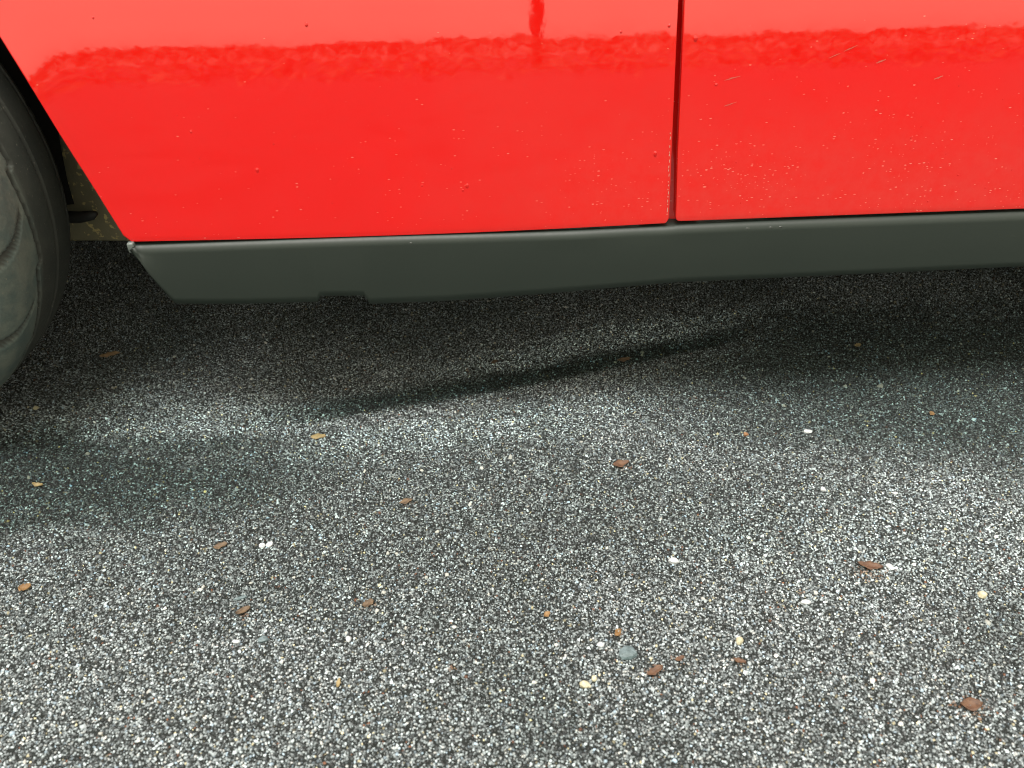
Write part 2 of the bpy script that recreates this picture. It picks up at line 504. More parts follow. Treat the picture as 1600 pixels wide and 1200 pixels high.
def side_y(x, z):
    d = max(z - .27, -.02)
    y = .882 + .0885 * d + .075 * d * d
    k = max(0.0, z - .43)                       # haunch over the front wheel
    q = .15 * k * k if k < .11 else .15 * .0121 + .033 * (k - .11)
    t = min(1.0, max(0.0, (x + .50) / .10))
    y += q * (1 - t * t * (3 - 2 * t)) * (1.0 if x > -1.0 else max(0.0, 1 - (-1.0 - x) / .4))
    if x < -1.0: y += .36 * ((-1.0 - x) / .55) ** 2.4
    if x > 1.75: y += .32 * ((x - 1.75) / .55) ** 2.4
    for wx in (WFX, WRX):                       # slight flare towards the arch lips
        r = math.hypot(x - wx, z - WZ)
        if r < .62:
            k = min(1.0, max(0.0, (z - .30) / .2))
            y -= (.0006 + .0012 * k) * math.exp(-max(0, r - .385) / .022)
    return y

def belt(x):
    if x < -.4:
        t = (-.4 - x) / 1.15
        return .80 - .20 * t * t
    if x > 1.6:
        t = (x - 1.6) / .7
        return .84 - .10 * t * t
    return .80 + .04 * min(1, max(0, (x + .4) / 1.2))

# lower edge of the red skin (the wheel arches are bites out of it)
ARCH_F = [(-1.25, .27), (-1.22, .42), (-1.13, .58), (-1.0, .675), (-.818, .715), (-.65, .68), (-.545, .62), (-.4884, .5567), (-.4648, .499), (-.4472, .4454), (-.4301, .3892), (-.4115, .3311), (-.395, .277), (-.388, .2695)]
ARCH_R = [(WRX + (x - WFX) * (1 if x < WFX else -1) * (1 if x < WFX else -1), z) for x, z in ARCH_F]
ARCH_R = [(1.225, .2695), (1.245, .36), (1.28, .47), (1.36, .61), (1.48, .685), (1.63, .71), (1.79, .68), (1.91, .60), (1.99, .44), (2.03, .30), (2.04, .27)]

def lower(x):
    for A in (ARCH_F, ARCH_R):
        if A[0][0] <= x <= A[-1][0]:
            for (xa, za), (xb, zb) in zip(A, A[1:]):
                if xa <= x <= xb:
                    return za + (zb - za) * (x - xa) / max(1e-9, xb - xa)
    if -.388 <= x <= .246:                       # the fender's hem sags a little towards the middle
        t = (x + .388) / .634
        return .2692 - .0042 * math.sin(math.pi * min(1, t * .9))
    return .2697

def gap_x(z, side):
    """front fender / door shut line, leaning a little; side -1 = fender edge, +1 = door edge"""
    Lp = [(.20, .2490), (.2829, .2487), (.3511, .2452), (.4347, .2417), (.5109, .2388), (.9, .228)]
    Rp = [(.20, .2572), (.2826, .2572), (.3510, .2526), (.4345, .2489), (.5108, .2451), (.9, .234)]
    A = Lp if side < 0 else Rp
    for (za, xa), (zb, xb) in zip(A, A[1:]):
        if za <= z <= zb:
            return xa + (xb - xa) * (z - za) / (zb - za)
    return A[-1][1]

def panel(name, xs, nz, left=None, right=None, parent=car, corner=(0, 0)):
    """skin between x stations; left/right replace the end columns by shut-line functions of z; corner = radius of the lower corners"""
    V = []
    nx = len(xs)
    xa, xb = xs[0], xs[-1]
    for i, x in enumerate(xs):
        for k in range(nz):
            t = k / (nz - 1)
            t = t ** 1.15
            zl = lower(x)
            # rounded lower corners
            for cr, xe in ((corner[0], xa), (corner[1], xb)):
                dd = abs(x - xe)
                if cr and dd < cr:
                    zl += cr - math.sqrt(max(0, cr * cr - (cr - dd) ** 2))
            z = zl + (belt(x) - zl) * t
            xx = x
            u = (x - xa) / (xb - xa)
            if right is not None: xx += (right(z) - xb) * max(0, (u - .5) / .5)
            if left is not None: xx += (left(z) - xa) * max(0, (.5 - u) / .5)
            V.append((xx, side_y(xx, z), z))
    me = mesh_from(name, V, grid_faces(nx, nz, flip=False), M_PAINT)
    o = link(name, me, parent)
    sol = o.modifiers.new("thickness", 'SOLIDIFY'); sol.thickness = 0.009; sol.offset = -1.0
    bev = o.modifiers.new("edge", 'BEVEL'); bev.width = 0.0022; bev.segments = 3; bev.limit_method = 'ANGLE'; bev.angle_limit = rad(50)
    return o

def stations(knots, step):
    out = []
    for a, b in zip(knots, knots[1:]):
        n = max(1, int(round((b - a) / step)))
        out += [a + (b - a) * i / n for i in range(n)]
    return out + [knots[-1]]

kf = sorted(set([XF] + [p[0] for p in ARCH_F] + [-.382, -.376, .22, .236, .241, .2445, .2465, .248]))
fender = panel("front_fender", stations(kf, .014), 46, right=lambda z: gap_x(z, -1), corner=(0, .004))
kd = [.2572, .2585, .2605, .264, .27, .30, 1.18, 1.19, 1.196, 1.20]
door = panel("door", stations(kd, .018), 46, left=lambda z: gap_x(z, 1), corner=(.0055, .008))
kr = sorted(set([1.206, 1.212, 1.22] + [p[0] for p in ARCH_R] + [2.1, XR]))
quarter = panel("rear_quarter", stations(kr, .02), 30)
fender["label"] = "red panel between wheel arch and shut line"
door["label"] = "red lower door skin with scratches and road film"

# shut-line jamb behind the gap
V, F = [], []
for i in range(12):
    z = .255 + i * .05
    for xx, dy in ((.215, .0095), (.2420, .0190), (.2545, .0190), (.285, .0095)):
        V.append((xx, side_y(xx, z) + dy, z))
part("door_jamb", V, grid_faces(12, 4, flip=True), M_PAINT, car)

# door handle pocket, mirror-free upper trim
V, F = tube([(1.00, side_y(1.0, .74) - .016, .74), (1.03, side_y(1.03, .74) - .026, .742), (1.12, side_y(1.12, .74) - .026, .742), (1.15, side_y(1.15, .74) - .014, .74)], .011, 10)
part("handle", V, F, M_RUBBER, door)

# ---- sill trim
SILL_BOT = [(-.3544, .1915), (-.345, .1905), (-.2744, .1871), (-.1835, .1856), (-.1825, .1862), (-.1795, .1930), (-.1770, .1938), (-.1262, .1920), (-.1248, .1912), (-.1200, .1806), (-.1185, .1797), (-.0228, .1797), (.098, .1842), (.2644, .1931), (.4669, .1942), (.7203, .1959), (1.10, .197), (1.21, .198)]
SILL_END = [(-.3862, .2668), (-.3743, .2322), (-.3646, .2118), (-.3544, .1915)]
def sill_bottom(x):
    A = SILL_BOT
    if x <= A[0][0]: # sloping front end
        B = SILL_END[::-1]
        for (xa, za), (xb, zb) in zip(B, B[1:]):
            if xb <= x <= xa: return za + (zb - za) * (x - xa) / (xb - xa)
        return B[-1][1]
    for (xa, za), (xb, zb) in zip(A, A[1:]):
        if xa <= x <= xb: return za + (zb - za) * (x - xa) / (xb - xa)
    return A[-1][1]

def build_sill():
    xs = stations(sorted(set([p[0] for p in SILL_BOT] + [p[0] for p in SILL_END] + [-.383, -.378])), .02)
    prof_n = 22
    V = []
    for x in xs:
        zt = .2650 + (.0010 if x > .25 else 0) - .0020 * math.exp(-((x - .1) / .16) ** 2)
        zb = sill_bottom(x)
        zb = min(zb, zt - .0005)
        yf = .8755 - .0012 * math.sin((x + .39) * 1.9)
        wav = .0006 * math.sin(x * 37) * math.exp(-((x - .18) / .12) ** 2)
        r = min(.0095, (zt - zb) * .8)
        pts = [(yf + .034, zt + .0008), (yf + .020, zt + .0006)]
        for k in range(7):
            a = math.pi / 2 * k / 6
            pts.append((yf + r - r * math.sin(a) + wav, zt - r + r * math.cos(a)))
        h = zt - r - zb
        for k in range(1, 9):
            t = k / 8
            pts.append((yf - .0006 * math.sin(math.pi * t) - .0050 * t, zt - r - h * t))
        # rolled lower edge and the return underneath
        pts += [(yf - .0035, zb - .0010), (yf + .0020, zb - .0012), (yf + .010, zb + .001), (yf + .030, zb + .010), (yf + .06, zb + .020)]
        V += [(x, y, z) for y, z in pts]
    n = len(pts)
    o = part("sill_cover", V, grid_faces(len(xs), n, flip=True), M_SILL, car)
    sol = o.modifiers.new("thickness", 'SOLIDIFY'); sol.thickness = .0024; sol.offset = -1.0
    o["label"] = "dark grey plastic sill trim with jacking notch"
    return o
sill = build_sill()

# pale fixing clip at the sill's front end
def rounded_box(cx, cy, cz, sx, sy, sz, bev=.002):
    bm = bmesh.new()
    bmesh.ops.create_cube(bm, size=1.0)
    bmesh.ops.scale(bm, vec=(sx, sy, sz), verts=bm.verts)
    bmesh.ops.bevel(bm, geom=bm.edges[:], offset=bev, segments=3, affect='EDGES', profile=.5)
    bmesh.ops.translate(bm, vec=(cx, cy, cz), verts=bm.verts)
    return bm
def bm_part(name, bm, mat, parent):
    me = bpy.data.meshes.new(name); bm.to_mesh(me); bm.free()
    me.polygons.foreach_set("use_smooth", [True] * len(me.polygons))
    me.materials.append(mat)
    return link(name, me, parent)
bm_part("fixing_clip", rounded_box(-.3885, .8800, .2635, .0075, .008, .012, .0016), M_CLIP, car)

# ---- underbody, inner panel seen behind the wheel, wheel-well liner, suspension arm
def box_part(name, x0, x1, y0, y1, z0, z1, mat, parent, bev=.006):
    return bm_part(name, rounded_box((x0 + x1) / 2, (y0 + y1) / 2, (z0 + z1) / 2, x1 - x0, y1 - y0, z1 - z0, bev), mat, parent)
box_part("floor_pan", -.36, 1.22, .945, 2.495, .215, .255, M_DARK, car)
box_part("front_subframe", -1.40, -.362, 1.16, 2.28, .185, .30, M_DARK, car)
box_part("rear_subframe", 1.222, 2.15, 1.16, 2.28, .20, .30, M_DARK, car)
# inner panel: pressed sheet with a flanged lower edge
V = []
xs = [-.95 + i * .02 for i in range(34)]
for x in xs:
    for dy, z in ((.05, .1705), (.004, .1690), (0, .1735), (.0, .21), (.004, .24), (.0, .27), (0, .40), (.02, .60)):
        V.append((x, 1.10 + dy + .004 * math.sin(x * 30), z - .022 * max(0, (x + .50)) ))
part("inner_panel", V, grid_faces(len(xs), 8, flip=False), M_MUD, car)
V = []
na = 40
for i in range(na):
    a = rad(-8) + rad(196) * i / (na - 1)
    for yy in (.962, .99, 1.03, 1.098):
        rr = .425
        V.append((WFX + rr * math.cos(a), yy, WZ + rr * math.sin(a)))
part("wheel_well_liner", V, grid_faces(na, 4), M_LINER, car)
V, F = tube([(-.72, 1.085, .232), (-.62, 1.08, .226), (-.56, 1.075, .2205), (-.530, 1.072, .2205), (-.512, 1.070, .2235), (-.505, 1.069, .2270)], [.009, .009, .0085, .008, .0065, .003], 14)
part("suspension_arm", V, F, M_RUBBER, car)

# dark sheet added above the arm, stands in for shade on the inner panel
V = []
for i in range(10):
    z = .236 + .30 * i / 9
    for xx in (-.70, -.62, -.56, -.535 + .10 * (z - .236)):
        V.append((xx, 1.088 - .012 * math.sin((xx + .7) * 14) + .004 * math.sin(z * 40), z + .012 * (xx + .6)))
part("shade_sheet", V, grid_faces(10, 4, flip=True), M_LINER, car)

# ---- wheels
def build_tyre_mesh(hi=True):
    W2 = .0865                                     # half tread width
    nth = 640 if hi else 120
    s_list = list(np.linspace(-W2, W2, 120 if hi else 24))
    side_pts = [(.994, .268, .5), (1.045, .250, .55), (1.07, .225, .5), (1.04, .200, .4), (.98, .188, .3)]
    def crown(s):
        t = abs(s) / W2
        return WR - .0035 * t * t - .014 * max(0, (t - .55) / .45) ** 2.6
    V, SC = [], []
    inner = [(W2 * a, b) for a, b, c in side_pts]
    prof = [(-y, r, .6) for y, r in reversed(inner)] + [(s, None, 0) for s in s_list] + [(y, r, .1) for y, r in inner]
    groove_s = [-.027, .019, .060]           # s<0 is the outer side
    for i in range(nth):
        th = 2 * math.pi * i / nth
        for s, r, sc_ in prof:
            if r is None:
                r = crown(s); sc_ = 0.0
                t = s / W2
                # scuffed, dusty outer shoulder
                sc_ = min(1.0, max(0.0, (-s - .018) / .016)) * .95 + .12
                dep = 0.0
                for gi, g in enumerate(groove_s):
                    wgt = (.0036, .0026, .0026)[gi]
                    gg = g
                    if gi == 0:                      # stepped outer groove
                        ph = (th * 18 / (2 * math.pi) + .75) % 1.0
                        gg = g + .010 * (ph - .5) if ph < .95 else g + .010 * (.45 - (ph - .95) / .05 * .95)
                    q = abs(s - gg) / wgt
                    if q < 1: dep = max(dep, (.0056 if gi == 0 else .0048) * (1 - q ** 4))
                if s < -.036:                        # curved lateral cuts in the outer shoulder
                    e_ = s + W2
                    ph = (th * 18 / (2 * math.pi) + .5 + 5.0 * e_ + 70 * e_ * e_) % 1.0
                    q = abs(ph - .5) / (.042 + .0004 / (.012 + abs(e_)))
                    fade = min(1, max(0, (-s - .036) / .020))
                    if q < 1: dep = max(dep, .0070 * (1 - q ** 3) * fade)
                if s > .064:
                    ph = (th * 24 / (2 * math.pi) + (s - .03) * 8) % 1.0
                    q = abs(ph - .5) / .05
                    if q < 1: dep = max(dep, .004 * (1 - q ** 3))
                if dep > .001: sc_ *= .12
                r -= dep
            V.append((r * math.sin(th), s, r * math.cos(th)))
            SC.append(sc_)
    npf = len(prof)
    me = mesh_from("tyre", V, grid_faces(nth, npf, close_u=True, flip=False), M_TYRE)
    at = me.attributes.new("scuff", 'FLOAT', 'POINT')
    at.data.foreach_set("value", np.array(SC, np.float32))
    return me

def build_rim_mesh():
    V, F = [], []
    prof = [(-.088, .196), (-.086, .188), (-.07, .182), (-.03, .168), (.05, .165), (.085, .19)]
    n = 64
    for i in range(n):
        th = 2 * math.pi * i / n
        for s, r in prof: V.append((r * math.sin(th), s, r * math.cos(th)))
    F += grid_faces(n, len(prof), close_u=True)
    # hub disc and five spokes
    o = len(V); V.append((0, -.066, 0))
    for i in range(n):
        th = 2 * math.pi * i / n
        V.append((.05 * math.sin(th), -.06, .05 * math.cos(th)))
    for i in range(n): F.append((o, o + 1 + i, o + 1 + (i + 1) % n))
    for k in range(5):
        a = 2 * math.pi * k / 5
        ca, sa = math.cos(a), math.sin(a)
        o = len(V)
        for (rr, hw, yy) in ((.035, .026, -.06), (.10, .022, -.064), (.178, .030, -.060)):
            for wx, dy in ((-hw, .03), (-hw, 0), (hw, 0), (hw, .03)):
                V.append((rr * sa + wx * ca, yy + dy, rr * ca - wx * sa))
        F += grid_faces(3, 4, o)
    return mesh_from("rim", V, F, M_ALLOY)

def build_wheel(xc, yc, tyre_me, rim_me, mirror=False):
    w = bpy.data.objects.new("wheel", None); COL.objects.link(w)
    w.parent = car
    w.location = Vector((xc, yc, WZ)) - car.location
    if mirror: w.rotation_euler = (0, 0, math.pi)
    for nm, me in (("tyre", tyre_me), ("rim", rim_me)):
        o = bpy.data.objects.new(nm, me); COL.objects.link(o); o.parent = w
    return w
TY_HI, TY_LO, RIM = build_tyre_mesh(True), build_tyre_mesh(False), build_rim_mesh()
WY = .980
w1 = build_wheel(WFX, .915, TY_HI, RIM)
w1["label"] = "black tyre with dusty shoulder beside red panel"
w1.rotation_euler = (0, 0, rad(-2.8))
build_wheel(WRX, WY, TY_HI, RIM)
build_wheel(WFX, 2 * YC - WY, TY_LO, RIM, True)
build_wheel(WRX, 2 * YC - WY, TY_LO, RIM, True)

# ---- far side and upper body, so that the car shades the ground and stands as a car from any side
for src in (fender, door, quarter, sill):
    o = src.copy(); COL.objects.link(o)
    if "label" in o: del o["label"]
    o.scale = (1, -1, 1)
    o.location = Vector((0, 2 * YC, 0)) - car.location

def top_sheet(name, xs, zf, mat, crown=.05, nv=22, inset=.0):
    V = []
    for x in xs:
        ye = side_y(x, belt(x)) + .004 + inset
        for k in range(nv):
            v = -1 + 2 * k / (nv - 1)
            z = zf(x) + crown * (1 - abs(v) ** 2.6)
            V.append((x, YC + v * (YC - ye), z))
    o = part(name, V, grid_faces(len(xs), nv), mat, car)
    return o
top_sheet("hood", stations([XF + .002, -.36], .04), lambda x: belt(x) - .004, M_PAINT, .06)
top_sheet("rear_deck", stations([1.62, XR - .002], .04), lambda x: belt(x) - .004, M_PAINT, .05)
def end_cap(name, x, sgn):
    V = []
    for k in range(10):
        z = .24 + (belt(x) - .24) * k / 9
        ye = side_y(x, z)
        for j in range(20):
            v = -1 + 2 * j / 19
            V.append((x + sgn * .10 * (1 - v * v) * (1 - .5 * ((k - 3) / 7) ** 2), YC + v * (YC - ye), z + (.06 * (1 - abs(v) ** 2.6) if k == 9 else 0)))
    part(name, V, grid_faces(10, 20, flip=sgn > 0), M_PAINT, car)
end_cap("front_bumper", XF, -1)
end_cap("rear_bumper", XR, 1)

def quad_sheet(name, a, b, c, d, mat, bulge=0.0, n=8):
    a, b, c, d = map(Vector, (a, b, c, d))
    V = []
    nrm = (b - a).cross(d - a).normalized()
    for i in range(n):
        u = i / (n - 1)
        for j in range(n):
            v = j / (n - 1)
            p = (a * (1 - u) + b * u) * (1 - v) + (d * (1 - u) + c * u) * v
            V.append(p + nrm * bulge * 4 * u * (1 - u))
    o = part(name, V, grid_faces(n, n), mat, car)
    sol = o.modifiers.new("thickness", 'SOLIDIFY'); sol.thickness = .005
    return o
yb0, yb1 = 1.02, 2 * YC - 1.02
yr0, yr1 = 1.16, 2 * YC - 1.16
quad_sheet("windshield", (-.36, yb0, .845), (-.36, yb1, .845), (.36, yr1, 1.19), (.36, yr0, 1.19), M_GLASS, .03)
quad_sheet("roof", (.36, yr0, 1.192), (.36, yr1, 1.192), (1.12, yr1, 1.185), (1.12, yr0, 1.185), M_PAINT, -.02)
quad_sheet("rear_window", (1.12, yr0, 1.185), (1.12, yr1, 1.185), (1.63, yb1, .872), (1.63, yb0, .872), M_GLASS, -.02)
for s in (1, -1):
    f = (lambda y: y) if s > 0 else (lambda y: 2 * YC - y)
    quad_sheet("side_window", (-.30, f(1.015), .835), (1.50, f(1.015), .865), (1.12, f(1.155), 1.18), (.37, f(1.155), 1.185), M_GLASS)
    for pa, pb in (((-.37, f(1.01), .84), (.36, f(1.155), 1.192)), ((1.64, f(1.01), .868), (1.12, f(1.155), 1.19)), ((.36, f(1.155), 1.192), (1.12, f(1.155), 1.19))):
        V, F = tube([pa, pb], .022, 10)
        part("pillar", V, F, M_PAINT, car)
    V = []
    for i, x in enumerate(stations([-.40, 1.66], .1)):
        V += [(x, f(side_y(x, belt(x)) - .001), belt(x) + .001), (x, f(1.03), belt(x) + .012)]
    part("beltline_trim", V, grid_faces(len(V) // 2, 2, flip=s < 0), M_RUBBER, car)
box_part("dashboard", -.36, -.02, 1.03, 2.41, .60, .82, M_DARK, car, .03)
for yy in (1.38, 2.06):
    box_part("seat", .45, .95, yy - .24, yy + .24, .30, .48, M_DARK, car, .05)
    box_part("backrest", .90, 1.06, yy - .23, yy + .23, .48, .98, M_DARK, car, .05)
bm_part("marker_lamp", rounded_box(-1.28, side_y(-1.28, .42) - .004, .42, .09, .016, .03, .005), M_LAMP, fender)

# ------------------------------------------------------------------ water drops, scratches and chips on the panels
def drop_geo(x, z, rx, rz, hgt, V, F, surf=side_y):
    n, rings = 10, 4
    o = len(V)
    sq = rnd.uniform(.85, 1.15)
    for j in range(rings):
        a = math.pi / 2 * j / rings
        for k in range(n):
            th = 2 * math.pi * k / n
            xx = x + rx * math.cos(a) * math.cos(th); zz = z + rz * math.cos(a) * math.sin(th) * (1.15 if math.sin(th) < 0 else .95)
            V.append((xx, surf(xx, zz) - hgt * .6 * math.sin(a) * sq + .00005, zz))
    V.append((x, surf(x, z) - hgt * .6, z))
    for j in range(rings - 1):
        for k in range(n):
            F.append((o + j * n + k, o + j * n + (k + 1) % n, o + (j + 1) * n + (k + 1) % n, o + (j + 1) * n + k))
    for k in range(n): F.append((o + (rings - 1) * n + k, o + (rings - 1) * n + (k + 1) % n, o + rings * n))
    F.append(tuple(o + k for k in range(n))[::-1])

def drops_part(parent, name, items, surf=side_y):
    V, F = [], []
    for x_, z_, rx_, rz_, h_ in items: drop_geo(x_, z_, rx_ * .8, rz_ * .8, h_ * .8, V, F, surf)
    o = part(name, V, F, M_DROP_GREY if parent is sill else M_DROP_RED, parent)
    tag(o, None, None, None, "stuff")
    return o
fd = [(-.153, .496, .0022, .0027, .0012), (.231, .487, .0021, .0024, .0012), (.226, .352, .0026, .0042, .0014), (-.229, .348, .0026, .0036, .0014),
      (.007, .322, .0026, .0034, .0014), (.002, .317, .0018, .0021, .001), (.179, .482, .0018, .002, .0010), (-.045, .324, .0016, .0018, .0009), (-.367, .507, .0015, .0018, .0009), (-.293, .392, .0019, .0022, .001)]
dd = [(.261, .474, .0030, .0042, .0016), (.289, .426, .0024, .0020, .0012)]
for _ in range(8):
    x = rnd.uniform(-.33, .225); z = rnd.uniform(.285, .43)
    r = rnd.uniform(.0007, .0013); fd.append((x, z, r, r * 1.15, r * .55))
for _ in range(16):
    x = rnd.uniform(.27, .72); z = .28 + .2 * rnd.random() ** 1.4
    r = rnd.uniform(.0007, .0014); dd.append((x, z, r, r * 1.15, r * .55))
drops_part(fender, "water_drops", fd)
drops_part(door, "water_drops", dd)
def sill_face(x, z): return .8756
sd = [(.346, .2600, .0042, .0018, .0016), (.375, .2602, .0040, .0018, .0016), (.387, .2602, .0032, .0018, .0016), (-.063, .2570, .0030, .0018, .0015)]
drops_part(sill, "water_drops", sd, sill_face)

# scratches: narrow ragged strips just proud of the paint
def strip(name, a, b, w, parent, mat, seed):
    r = random.Random(seed)
    n = 8
    V, F = [], []
    for i in range(n):
        t = i / (n - 1)
        x = a[0] + (b[0] - a[0]) * t; z = a[1] + (b[1] - a[1]) * t + r.uniform(-1, 1) * w * .35
        ww = w * (.35 + .65 * math.sin(math.pi * min(.97, max(.03, t)))) * r.uniform(.5, 1.1)
        L_ = math.hypot(b[0] - a[0], b[1] - a[1]); qx, qz = -(b[1] - a[1]) / L_ * ww, (b[0] - a[0]) / L_ * ww
        V += [(x - qx, side_y(x - qx, z - qz) - .00025, z - qz), (x + qx, side_y(x + qx, z + qz) - .00025, z + qz)]
    part(name, V, grid_faces(n, 2), mat, parent)
for i, (a, b, w) in enumerate([((.4129, .4503), (.4250, .4551), .0005), ((.4290, .4570), (.4428, .4626), .0006), ((.4683, .4438), (.4786, .4475), .0009), ((.5397, .4254), (.5495, .4285), .0008), ((.2977, .4301), (.3154, .4343), .0006), ((.3006, .4024), (.3149, .4068), .0005)]):
    strip("scratch", a, b, w, door, M_SCRATCH, i)
# flaked paint along the fender's shut edge
for i in range(20):
    z = .277 + .10 * (i / 20) ** 1.3 + rnd.uniform(0, .003)
    x = gap_x(z, -1) - rnd.uniform(.0023, .0030)
    strip("paint_chip", (x, z), (x + rnd.uniform(-.0004, .0006), z + rnd.uniform(.0015, .004)), .0005, fender, M_CHIP, 100 + i)

# ------------------------------------------------------------------ leaves and pebbles on the asphalt
def leaf(name, label, x, y, w, d, mat, rot=0.0, curl=.25, seed=0, group="leaf scraps on the asphalt", tipped=True, cat="leaf"):
    r = random.Random(seed)
    nu, nv = 9, 5
    V = []
    for i in range(nu):
        u = -1 + 2 * i / (nu - 1)
        hw = (1 - abs(u) ** (1.7 if tipped else 3.0)) ** .7 * r.uniform(.55, 1.12) + .04
        for j in range(nv):
            v = -1 + 2 * j / (nv - 1)
            px = u * w / 2; py = v * hw * d / 2 + .08 * d * math.sin(2.2 * u)
            pz = curl * d * (.55 * v * v + .35 * u * u + .12 * math.sin(3 * u + seed)) + r.uniform(0, .0004) - (.10 * d * curl if j == 2 else 0)
            V.append((px, py, pz + .0012))
    me = mesh_from(name, V, grid_faces(nu, nv), mat)
    o = link(name, me)
    o.location = (x, y, .0004)
    o.rotation_euler = (0, 0, rad(rot))
    sol = o.modifiers.new("thickness", 'SOLIDIFY'); sol.thickness = .0005
    return tag(o, label, cat, group)

def pebble(name, label, x, y, w, d, h, mat, rot=0.0, seed=0, group="loose pebbles on the asphalt", flat=False):
    r = random.Random(seed)
    bm = bmesh.new()
    bmesh.ops.create_icosphere(bm, subdivisions=2, radius=1.0)
    ph = [r.uniform(0, 6.28) for _ in range(4)]
    for v in bm.verts:
        c = v.co
        k = 1 + .14 * math.sin(2.3 * c.x + ph[0]) + .12 * math.sin(3.1 * c.y + ph[1]) + .10 * math.sin(4 * c.z + 2 * c.x + ph[2]) + r.uniform(-.05, .05)
        c *= k
        if flat and c.z > .45: c.z = .45 + (c.z - .45) * .25
        v.co = (c.x * w / 2, c.y * d / 2, c.z * h / 2)
    me = bpy.data.meshes.new(name); bm.to_mesh(me); bm.free()
    me.materials.append(mat)
    o = link(name, me)
    zmin = min(v.co.z for v in me.vertices)
    o.location = (x, y, -zmin * .5)
    o.rotation_euler = (0, 0, rad(rot))
    return tag(o, label, "pebble", group)

L_TAN = mat_leaf("tan_leaf", (.15, .11, .045), (.21, .165, .08))
L_BROWN = mat_leaf("brown_leaf", (.05, .033, .018), (.10, .065, .036))
L_PALE = mat_leaf("pale_brown_leaf", (.16, .10, .05), (.28, .18, .10))
L_RUST = mat_leaf("rust_leaf", (.055, .026, .014), (.095, .05, .027))
L_ORANGE = mat_leaf("orange_leaf", (.11, .056, .016), (.17, .10, .04))
P_WHITE = mat_leaf("white_stone", (.28, .30, .31), (.44, .46, .47), .5)
P_CREAM = mat_leaf("cream_stone", (.26, .24, .16), (.38, .36, .26), .5)
P_SLATE = mat_leaf("slate_stone", (.055, .08, .085), (.095, .13, .14), .45)
P_RUSTY = mat_leaf("rusty_stone", (.16, .07, .03), (.24, .13, .06), .5)

LEAVES = [
    ("leaf", "brown dry leaf scrap in the dark under the sill by the tyre", -.549, 1.056, .028, .015, L_PALE, 12, .20, True),
    ("leaf", "tan lozenge-shaped leaf below the sill notch", -.205, .834, .020, .012, L_TAN, -6, .06, True),
    ("leaf", "rust-brown leaf scrap on open asphalt below the shut line", .186, .748, .022, .013, L_RUST, 8, .25, True),
    ("leaf", "rust-red leaf scrap beside a white pebble at right", .428, .562, .026, .012, L_RUST, -22, .25, True),
    ("leaf", "large red-brown leaf scrap in the lower right corner", .449, .393, .020, .013, L_RUST, -10, .25, True),
    ("leaf", "faint brown leaf flake on asphalt right of the tan leaf", -.084, .702, .016, .010, L_BROWN, 10, .12, True),
    ("leaf", "small brown leaf scrap on asphalt at left, nearest the white chip pair", -.291, .646, .015, .009, L_BROWN, 15, .25, True),
    ("leaf", "dull brown leaf flake on the lower left asphalt, middle of its row", -.118, .552, .012, .010, L_BROWN, 20, .2, False),
    ("leaf", "crumpled brown leaf just below the thin slate chip", -.247, .552, .015, .010, L_BROWN, 25, .35, True),
    ("leaf", "round ochre leaf bit at the left edge of the picture", -.488, .601, .012, .010, L_ORANGE, 0, .3, False),
    ("leaf", "curled tan leaf strip near the tyre at the left edge", -.540, .765, .014, .006, L_TAN, -18, .6, True),
    ("leaf", "ragged orange-brown leaf touching the slate stone", .165, .450, .018, .008, L_RUST, 22, .3, True),
    ("leaf", "tiny orange leaf crumb above and left of the slate stone", .068, .524, .008, .006, L_ORANGE, 30, .3, True),
    ("leaf", "narrow upright tan leaf sliver in the lower middle left", -.139, .460, .010, .004, L_TAN, 80, .3, True),
    ("leaf", "small ochre leaf crumb directly above the slate stone", .137, .496, .009, .007, L_ORANGE, 45, .3, True),
    ("leaf", "small rust leaf crumb right of the slate stone", .192, .462, .010, .005, L_RUST, 15, .3, True),
    ("leaf", "rust leaf crumb below the cream pebble", .250, .455, .011, .006, L_RUST, -30, .3, True),
    ("leaf", "brown leaf scrap at the end of the wet streak below the door", .233, .981, .021, .010, L_BROWN, 6, .15, True),
    ("leaf", "yellow leaf crumb in the shade under the door", .599, .991, .011, .008, L_TAN, 10, .2, False),
    ("leaf", "dark brown leaf flake in the shade under the sill middle", .038, .990, .011, .009, L_BROWN, 30, .2, False),
    ("leaf", "orange leaf crumb on damp asphalt at the far right", .628, .817, .008, .007, L_ORANGE, 30, .2, False),
]
for i, (nm, lb, x, y, w, d, mt, ro, cu, tp) in enumerate(LEAVES):
    leaf(nm, lb, x, y, w, d, mt, ro, cu, 20 + i, tipped=tp)

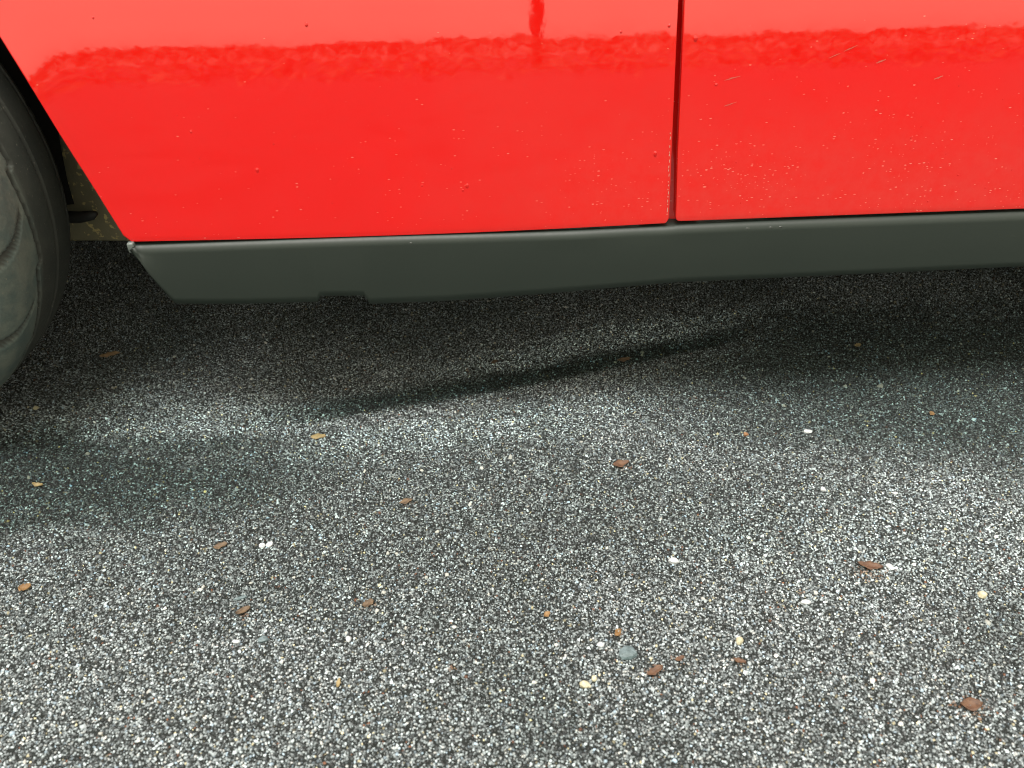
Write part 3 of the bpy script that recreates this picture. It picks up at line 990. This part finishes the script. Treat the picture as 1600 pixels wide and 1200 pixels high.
PEBBLES = [
    ("large flat slate-blue stone with a dark hollow below it", .143, .472, .022, .013, .010, P_SLATE, 8, True),
    ("white angular pebble right of centre on open asphalt", .216, .585, .012, .008, .007, P_WHITE, -20, False),
    ("oblong white pebble in the right part of the asphalt", .339, .519, .011, .006, .006, P_WHITE, 0, True),
    ("cream-white pebble of a pair at lower centre, the larger", .096, .440, .011, .008, .006, P_CREAM, -20, False),
    ("pale yellow pebble of a pair at lower centre, the smaller", .106, .447, .006, .006, .005, P_CREAM, 0, False),
    ("cream triangular pebble at lower right of the slate stone", .257, .478, .009, .008, .006, P_CREAM, 50, False),
    ("white pebble to the upper left of the slate stone", .117, .484, .008, .006, .005, P_WHITE, 10, False),
    ("white chip of a pair at left, the left one", -.245, .643, .008, .006, .005, P_WHITE, 0, False),
    ("white chip of a pair at left, the right one", -.236, .644, .008, .007, .006, P_WHITE, 30, False),
    ("white chip on asphalt below the door, farthest of the white pebbles", .446, .793, .011, .008, .006, P_WHITE, 0, False),
    ("thin slate-blue stone chip above a crumpled leaf at lower left", -.254, .570, .013, .005, .005, P_SLATE, 10, True),
    ("oval slate-grey stone chip at lower left", -.220, .515, .012, .006, .006, P_SLATE, 14, True),
    ("small round white pebble on asphalt at right below the door", .423, .684, .007, .007, .005, P_WHITE, 0, False),
    ("broad cream pebble near the right edge", .529, .515, .011, .008, .006, P_CREAM, 15, False),
    ("white pebble touching the rust-red leaf scrap", .449, .560, .009, .008, .006, P_WHITE, -40, False),
    ("reddish round pebble below the shut line", .362, .794, .007, .007, .006, P_RUSTY, 0, False),
    ("small white pebble left of the tan leaf sliver", -.134, .509, .006, .006, .005, P_WHITE, 0, False),
    ("small white pebble left of the oval slate chip", -.247, .515, .007, .005, .005, P_WHITE, 0, False),
]
for i, (lb, x, y, w, d, h, mt, ro, fl) in enumerate(PEBBLES):
    pebble("pebble", lb, x, y, w, d, h, mt, ro, 60 + i, flat=fl)

# ------------------------------------------------------------------ what the paint mirrors: trees and a pole across the road
def build_trees():
    n = 46000
    xx = rng.uniform(-34, 34, n)
    top = .80 + .03 * np.sin(xx * .55 + 1) + .03 * np.sin(xx * 1.7) + .03 * np.sin(xx * 4.1 + 2) + .02 * np.sin(xx * 9.3)
    zz = top * (1 - rng.random(n) ** 1.9 * .98)
    yy = -19 + rng.normal(0, .5, n) + (1 - zz / top) ** 1.5 * rng.random(n) * 9.0      # thins out into low weeds towards the lot
    s = rng.uniform(.04, .09, n)
    q = np.array([(-1, -.4, 0), (0, -.55, .12), (1, .1, 0), (0, .6, -.1)])
    a, b, c = rng.uniform(0, 6.28, n), rng.uniform(-1, 1, n), rng.uniform(0, 6.28, n)
    out = np.empty((n, 4, 3))
    for k in range(4):
        p = q[k]
        x1 = p[0] * np.cos(c) - p[1] * np.sin(c); y1 = p[0] * np.sin(c) + p[1] * np.cos(c); z1 = p[2] + 0 * c
        y2 = y1 * np.cos(b * 1.3) - z1 * np.sin(b * 1.3); z2 = y1 * np.sin(b * 1.3) + z1 * np.cos(b * 1.3)
        out[:, k, 0] = xx + s * (x1 * np.cos(a) - y2 * np.sin(a)); out[:, k, 1] = yy + s * (x1 * np.sin(a) + y2 * np.cos(a)); out[:, k, 2] = np.maximum(.02, zz + s * z2)
    F = [(4 * i, 4 * i + 1, 4 * i + 2, 4 * i + 3) for i in range(n)]
    o = link("hedge", mesh_from("hedge", out.reshape(-1, 3), F, M_FOLIAGE, False))
    tag(o, "low dark hedge across the lot, mirrored in the red paint", "hedge", None, "stuff")
build_trees()
pole = bpy.data.objects.new("utility_pole", None); COL.objects.link(pole); pole.location = (2.2, -21.0, 0)
tag(pole, "wooden utility pole mirrored as a dark streak in the red paint", "pole")
V, F = tube([(2.2, -21, 0), (2.18, -21, 2.5), (2.12, -21, 5), (2.05, -21, 9)], [.17, .16, .15, .13], 14)
part("shaft", V, F, M_BARK, pole)
V, F = tube([(1.15, -21, 8.3), (2.98, -21, 8.35)], .06, 8)
part("crossarm", V, F, M_BARK, pole)
